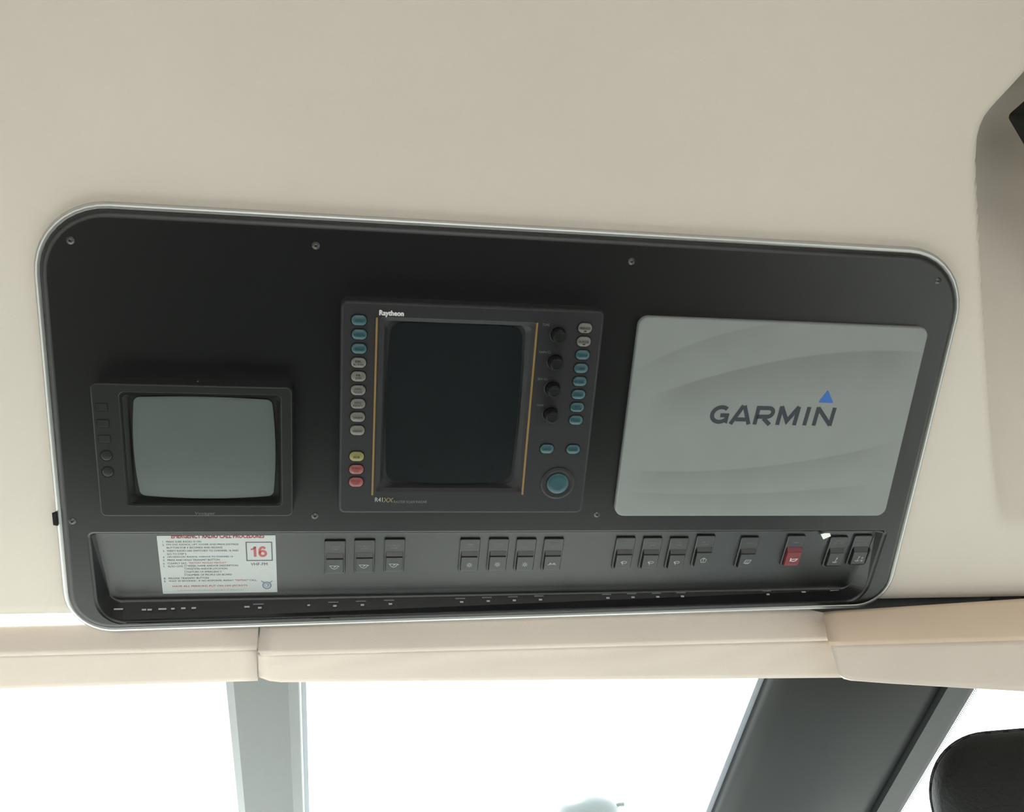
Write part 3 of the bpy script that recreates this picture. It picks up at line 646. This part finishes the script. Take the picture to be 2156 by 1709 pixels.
# ------------------------------------------------------------------ radio placard on the tray floor
def fl(px, py, z=.0005): return loc(px, py, FLOORM, z)
xa = (fl(333, 1128)[0] + fl(340, 1251)[0]) / 2; xb = (fl(581, 1128)[0] + fl(583, 1245)[0]) / 2; yb_ = (fl(340, 1251)[1] + fl(583, 1245)[1]) / 2
PL_L = T((xa + xb) / 2, yb_, 0); PLM = FLOORM @ PL_L
PLA = thing('radio_placard', PLM, 'white emergency radio instruction placard with black and red print stuck in the console tray', 'placard')
hw = (xb - xa) / 2
CTOP = loc(455, 1127, PLM, .0006)[1]
mb = MB(); slab(mb, rect(-hw, hw, 0, CTOP), .0005, 0, .0006, .0002, 2); mb.build('card', 'placard', PLA)
def zp(gx_, gy_): return loc(300 + gx_ / 6.7375, 1090 + gy_ / 6.7375, PLM, .0008)
LN = [('1.', 281, 302, 335, 0), ('MAKE SURE RADIO IS ON', 335, 830, 335, 0), ('2.', 281, 310, 381, 0), ('ON DSC RADIOS, LIFT COVER AND PRESS DISTRESS', 337, 1362, 376, 0), ('BUTTON FOR 3 SECONDS AND RELEASE', 345, 1135, 419, 0),
      ('3.', 287, 315, 467, 0), ('VERIFY RADIO HAS SWITCHED TO CHANNEL 16 AND', 345, 1360, 463, 0), ('GO TO STEP 5', 348, 620, 510, 0), ('4.', 289, 315, 556, 0), ('ON NON-DSC RADIOS, CHANGE TO CHANNEL 16', 352, 1285, 550, 0),
      ('5.', 291, 318, 600, 0), ('PRESS AND HOLD TRANSMIT BUTTON', 355, 1095, 594, 0), ('6.', 292, 320, 645, 0), ('CLEARLY SAY:', 355, 632, 642, 0), ('"MAYDAY MAYDAY MAYDAY"', 655, 1195, 635, 1), ('7.', 295, 320, 686, 0), ('ALSO GIVE:', 358, 580, 685, 0),
      ('VESSEL NAME AND/OR DESCRIPTION', 637, 1355, 675, 0), ('POSITION AND/OR LOCATION', 638, 1200, 718, 0), ('NATURE OF EMERGENCY', 640, 1125, 762, 0), ('NUMBER OF PEOPLE ON BOARD', 642, 1270, 803, 0), ('8.', 303, 335, 858, 0), ('RELEASE TRANSMIT BUTTON', 370, 940, 852, 0),
      ('9.', 306, 335, 900, 0), ('WAIT 30 SECONDS - IF NO RESPONSE, REPEAT', 372, 1295, 890, 0), ('"MAYDAY"', 1310, 1505, 881, 1), ('CALL', 1520, 1620, 880, 0), ('HAVE ALL PERSONS PUT ON LIFE JACKETS', 427, 1488, 965, 2), ('* INTENTIONAL FALSE DISTRESS CALLS ARE SUBJECT TO PROSECUTION', 478, 1440, 1024, 3)]
for s, a0, a1, gy_, k in LN:
    p = zp(a0, gy_ + 3); q = zp(a1, gy_ + 3); hgt = (.0013, .0013, .0016, .0006)[k]; yc = (p[1] + q[1]) / 2
    text(s, p[0], q[0], yc - hgt, yc + hgt, .0007, ('placard_ink', 'placard_red', 'placard_red', 'placard_ink')[k], PLA, 'text_line', 0.012 if k != 3 else 0.0)
p = zp(410, 291); q = zp(1725, 291); text('EMERGENCY RADIO CALL PROCEDURES', p[0], q[0], p[1], p[1] + .0062, .0007, 'placard_red', PLA, 'heading', 0.03)
_h = [o for o in PLA.children if o.name.startswith('heading')][0].data; bm = bmesh.new(); bm.from_mesh(_h)
bmesh.ops.bisect_plane(bm, geom=bm.verts[:] + bm.edges[:] + bm.faces[:], plane_co=(0, CTOP - .0002, 0), plane_no=(0, 1, 0), clear_outer=True); bm.to_mesh(_h); bm.free()
for gy_ in (675, 718, 762, 803):
    p = zp(598, gy_); mb = MB(); mb.stroke([(p[0], p[1] - .0012), (p[0] + .002, p[1] - .0012), (p[0] + .002, p[1] + .0012), (p[0], p[1] + .0012)], .0003, .0006, True); mb.build_raw('tick_box', 'placard_ink', PLA)
p = zp(1482, 606); q = zp(1832, 345); mb = MB(); mb.stroke(rect(p[0], q[0], p[1], q[1]), .0013, .0006, True); mb.build_raw('number_frame', 'placard_ink', PLA)
p = zp(1540, 553); q = zp(1762, 407); mb = MB(); wn = (q[0] - p[0]); hn = q[1] - p[1]; sw_ = wn * .165
x1_ = p[0] + wn * .26; mb.stroke([(x1_, p[1]), (x1_, q[1])], sw_, .0006); mb.stroke([(p[0], p[1] + hn * .72), (p[0] + wn * .14, p[1] + hn * .76), (x1_ + sw_ * .3, q[1] - hn * .04)], sw_ * .7, .0006)
cx6 = p[0] + wn * .74; r6 = wn * .19
mb.stroke([(cx6 + r6 * math.cos(t * math.pi / 12), p[1] + hn * .32 + hn * .245 * math.sin(t * math.pi / 12)) for t in range(24)], sw_ * .95, .0006, True)
mb.stroke([(cx6 + r6 * math.cos(math.radians(t)), p[1] + hn * .55 + hn * .375 * math.sin(math.radians(t))) for t in range(40, 200, 10)] + [(cx6 - r6, p[1] + hn * .32)], sw_ * .95, .0006)
mb.build_raw('channel_number', 'placard_red', PLA)
p = zp(1537, 676); q = zp(1772, 635); text('VHF-FM', p[0], q[0], p[1], q[1], .0007, 'placard_ink', PLA, 'band_lettering', 0.008)
p = zp(1765, 950); mb = MB()
mb.stroke([(p[0] + .0048 * math.cos(a * math.pi / 10), p[1] - .0008 + .0050 * math.sin(a * math.pi / 10)) for a in range(20)], .0016, .0006, True)
mb.stroke([(p[0] + .0026 * math.cos(a * math.pi / 10), p[1] - .0005 + .0026 * math.sin(a * math.pi / 10)) for a in range(20)], .0006, .0006, True)
mb.stroke([(p[0] - .0065, p[1] + .0062), (p[0] - .003, p[1] + .003)], .0012, .0006); mb.stroke([(p[0] + .0065, p[1] + .0062), (p[0] + .003, p[1] + .003)], .0012, .0006)
mb.stroke([(p[0] - .001, p[1] + .0016), (p[0] + .0016, p[1] + .0016), (p[0] + .001, p[1] - .002)], .001, .0006)
mb.build_raw('emblem', 'placard_blue', PLA)

# torn scrap of label tape
q = [loc(px, py, FLOORM, .006) for px, py in ((1729, 1126), (1734, 1136), (1749, 1128), (1747, 1122), (1737, 1123))]
cxs = sum(a for a, b in q) / 5; cys = sum(b for a, b in q) / 5
mb = MB(); lq = [(a - cxs, b - cys) for a, b in q]
mb.loft([L3(lq, lambda p: .0 + p[0] * .15), L3(lq, lambda p: .0004 + p[0] * .15)], cap0=True, cap1=True)
tag(mb.build('paper_scrap', 'paper', None, FLOORM @ T(cxs, cys, .0052)), 'torn scrap of white label tape beside the windlass switches', 'paper')

# ------------------------------------------------------------------ upholstered valances above the windscreen
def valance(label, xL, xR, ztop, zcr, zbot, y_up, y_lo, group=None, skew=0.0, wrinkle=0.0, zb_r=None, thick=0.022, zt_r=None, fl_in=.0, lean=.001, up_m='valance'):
    M = T((xL + xR) / 2, y_up, 0); root = thing('padded_valance', M, label, 'valance', group); hw = (xR - xL) / 2
    zb_r = zbot if zb_r is None else zb_r; zt_r = ztop if zt_r is None else zt_r
    mb = MB(); pr = [(thick + lean, ztop - .002), (.004 + lean, ztop), (lean * .9, ztop - .005), (0.0, zcr + .006), (.003, zcr + .001), (thick, zcr)]
    n = 24; loops = []
    for i in range(n + 1):
        t = i / n; x = -hw + 2 * hw * t; e = .004 if i in (0, n) else 0
        loops.append([(x + (skew * .35 * (ztop - z) / (ztop - zcr) + y * 1.2 if i == 0 else 0), y, z + (zt_r - ztop) * t * max(0, (z - zcr) / (ztop - zcr))) for y, z in pr])
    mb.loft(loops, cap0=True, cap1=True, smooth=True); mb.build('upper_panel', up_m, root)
    mb = MB(); loops = []
    n = 60
    for i in range(n + 1):
        t = i / n; x = -hw + fl_in + (2 * hw - fl_in) * t; zb = zbot + (zb_r - zbot) * t + (.006 if i == 0 else (.0015 if i == 1 else 0)) ; l = []
        for k in range(9):
            s = k / 8; z = zcr + .0025 + (zb - zcr - .0025) * s; y = .0035 + (y_lo - y_up - .0035) * s
            y += wrinkle * .0022 * math.sin(9 * t * math.pi + 5 * s + 3 * math.sin(7 * t)) * math.sin(math.pi * min(1, s * 1.4)) * math.exp(-2.2 * s)
            l.append((x + (skew * (.35 + .65 * s) if i == 0 else skew * (.35 + .65 * s) * max(0, 1 - t * 8)), y, z))
        l += [(p[0] + (.012 if i == 0 and skew else 0), p[1] + .008, p[2] + .001) for p in reversed(l)]
        loops.append(l)
    mb.loft(loops, cap0=True, cap1=True, smooth=True); mb.build('lower_flap', 'valance', root)
    return root
YV = 1.128
xs_ = at_y(543, 1350, YV).x
valance('beige padded valance over the left windscreen pane, beside the seam', XL + .01, xs_ - .0008, at_y(0, 1312, YV).z, at_y(300, 1374, YV).z, at_y(500, 1434, YV + .03).z, YV, YV + .03, wrinkle=.3)
valance('long beige padded valance over the middle windscreen pane with a creased lower edge', xs_ + .0008, at_y(1800, 1350, YV).x, at_y(545, 1290, YV).z, at_y(900, 1371, YV).z, at_y(545, 1436, YV + .03).z, YV, YV + .03, wrinkle=1.0, zb_r=at_y(1760, 1427, YV + .03).z)
YR = 1.085
def ext(p0, p1, x_end, y):
    a, b = at_y(*p0, y), at_y(*p1, y); return a.z + (b.z - a.z) * (x_end - a.x) / (b.x - a.x)
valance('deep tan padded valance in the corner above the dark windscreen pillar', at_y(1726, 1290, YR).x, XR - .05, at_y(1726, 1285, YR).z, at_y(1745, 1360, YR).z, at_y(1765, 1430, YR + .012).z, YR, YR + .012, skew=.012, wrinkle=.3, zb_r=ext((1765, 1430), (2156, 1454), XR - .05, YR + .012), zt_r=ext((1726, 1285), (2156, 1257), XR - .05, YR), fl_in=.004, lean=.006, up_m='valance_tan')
# dark backing seen in the gap above the corner valance
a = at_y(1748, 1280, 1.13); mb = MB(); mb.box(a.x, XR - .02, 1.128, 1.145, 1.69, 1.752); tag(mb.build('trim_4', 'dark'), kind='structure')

# ------------------------------------------------------------------ speaker in the niche
zs = 0.0; A = Vector(loc(2120.5, 244, PANEL, -.09)); e1 = (Vector(loc(2156, 213, PANEL, -.09)) - A).normalized(); e2 = Vector((e1.y, -e1.x))
ang = math.atan2(e1.y, e1.x); SPM = PANEL @ T(A.x, A.y, -0.09) @ Matrix.Rotation(ang, 4, 'Z')
SP = thing('speaker', SPM, 'black box speaker fixed in the padded niche of the headliner', 'speaker')
mb = MB(); slab(mb, rect(0, .15, -.21, 0), .006, 0, zs + .09, .004, 5); mb.build('cabinet', 'speaker', SP)
mb = MB(); slab(mb, rect(.014, .136, -.196, -.014), .004, zs + .088, zs + .093, .002, 4); mb.build('grille', 'dark', SP)
mb = MB(); slab(mb, rect(.06, .11, -.14, -.07), .004, -.085, .002, .001, 3); mb.build('bracket', 'speaker', SP)

# ------------------------------------------------------------------ helm seat
SPHI = math.radians(37); SF = Vector((math.sin(SPHI), math.cos(SPHI), 0)); SRT = Vector((math.cos(SPHI), -math.sin(SPHI), 0))
SEW = 0.50
sl0 = hit(1962, 1700, CAM + SF * 0.60, SF); SET = hit(2150, 1541, CAM + SF * 0.60, SF).z
_sm = Matrix.Rotation(-SPHI, 4, 'Z'); _sb = sl0 + SRT * (SEW / 2); _sm.translation = (_sb.x, _sb.y, 0)
SE = thing('helm_seat', _sm, 'black vinyl helm seat with a stitched rounded headrest', 'seat')
mb = MB(); c = [(-SEW / 2 - .004, .80), (SEW / 2 + .004, .80), (SEW / 2, SET), (-SEW / 2 + .002, SET)]
cc = [0.05, 0.05, .036, .036]; lo = []
for k in range(13):
    a = math.pi * k / 12; d = .075 * (1 - math.sin(a)) ** 2.2; y = -.050 * math.cos(a)
    lo.append([(p[0], y, p[1]) for p in rpoly(inset(c, d), [max(.004, q - d * .45) for q in cc], 12)])
mb.loft(lo, cap0=True, cap1=True, smooth=True); mb.build('backrest', 'vinyl', SE)
mb = MB(); ring = rpoly(inset(c, -.0006), cc, 14); pts = [(p[0], -.006, p[1]) for p in ring]; mb.tube(pts, .0012, 8, True, (0, 1, 0)); mb.build('piping', 'vinyl', SE)
dense = []
for i in range(len(ring)):
    p, q = Vector(ring[i]), Vector(ring[(i + 1) % len(ring)]); k = max(1, int((q - p).length / .003)); dense += [p.lerp(q, t / k) for t in range(k)]
mb = MB()
for i in range(0, len(dense) - 2, 3):
    p, q = dense[i], dense[(i + 2) % len(dense)]
    if p.y > 1.2: mb.tube([(p.x, -.0085, p.y), (q.x, -.0085, q.y)], .0005, 5)
tag(mb.build('stitching', 'thread', SE), kind='stuff')
mb = MB(); lo = [[(p[0], p[1], z) for p in rpoly(rect(-SEW / 2, SEW / 2, .06 + i_, .40 - i_), .05, 6)] for z, i_ in ((.68, .01), (.70, 0), (.78, 0), (.80, .012))]; mb.loft(lo, cap0=True, cap1=True, smooth=True); mb.build('cushion', 'vinyl', SE)
mb = MB(); mb.lathe([(.16, 0), (.16, .02), (.05, .04), (.05, .68)], 0, .2, 24); mb.build('pedestal', 'steel', SE)

# ------------------------------------------------------------------ searchlight on the foredeck
YL = 2.75; c0 = at_y(1238, 1709, YL); SLM = T(c0.x, YL, .93)
SL = thing('searchlight', SLM, 'grey dome-shaped searchlight on a post outside the windscreen', 'searchlight')
zc = c0.z - .93
rr = (at_y(1303, 1709, YL) - at_y(1176, 1709, YL)).x / 2; topz = at_y(1238, 1672, YL).z - c0.z
mb = MB(); mb.lathe([(.07, 0), (.07, .015), (.035, .03), (.03, zc - .10)], n=20); mb.build('post', 'lamp_shell', SL)
mb = MB(); mb.lathe([(rr * .55, zc - .11), (rr * .9, zc - .08), (rr * 1.0, zc - .03), (rr * 0.99, zc + topz * .15), (rr * .86, zc + topz * .55), (rr * .6, zc + topz * .85), (rr * .3, zc + topz * .97), (.002, zc + topz)], n=32); mb.build('lamp_housing', 'lamp_shell', SL)
mb = MB(); mb.lathe([(.052, 0), (.050, .006), (.02, .012), (.001, .014)], n=24); mb.build('lens', 'lamp_glass', SL, T(0, rr * .92, zc - .03) @ Matrix.Rotation(math.radians(-90), 4, 'X'))
mb = MB(); e = at_y(1310, 1693, YL); mb.tube([(rr * .85, 0, zc + (e.z - c0.z) - .004), (rr * 1.05, 0, zc + (e.z - c0.z)), (e.x - c0.x + .005, 0, zc + (e.z - c0.z))], .006, 8); mb.build('handle', 'lamp_shell', SL)
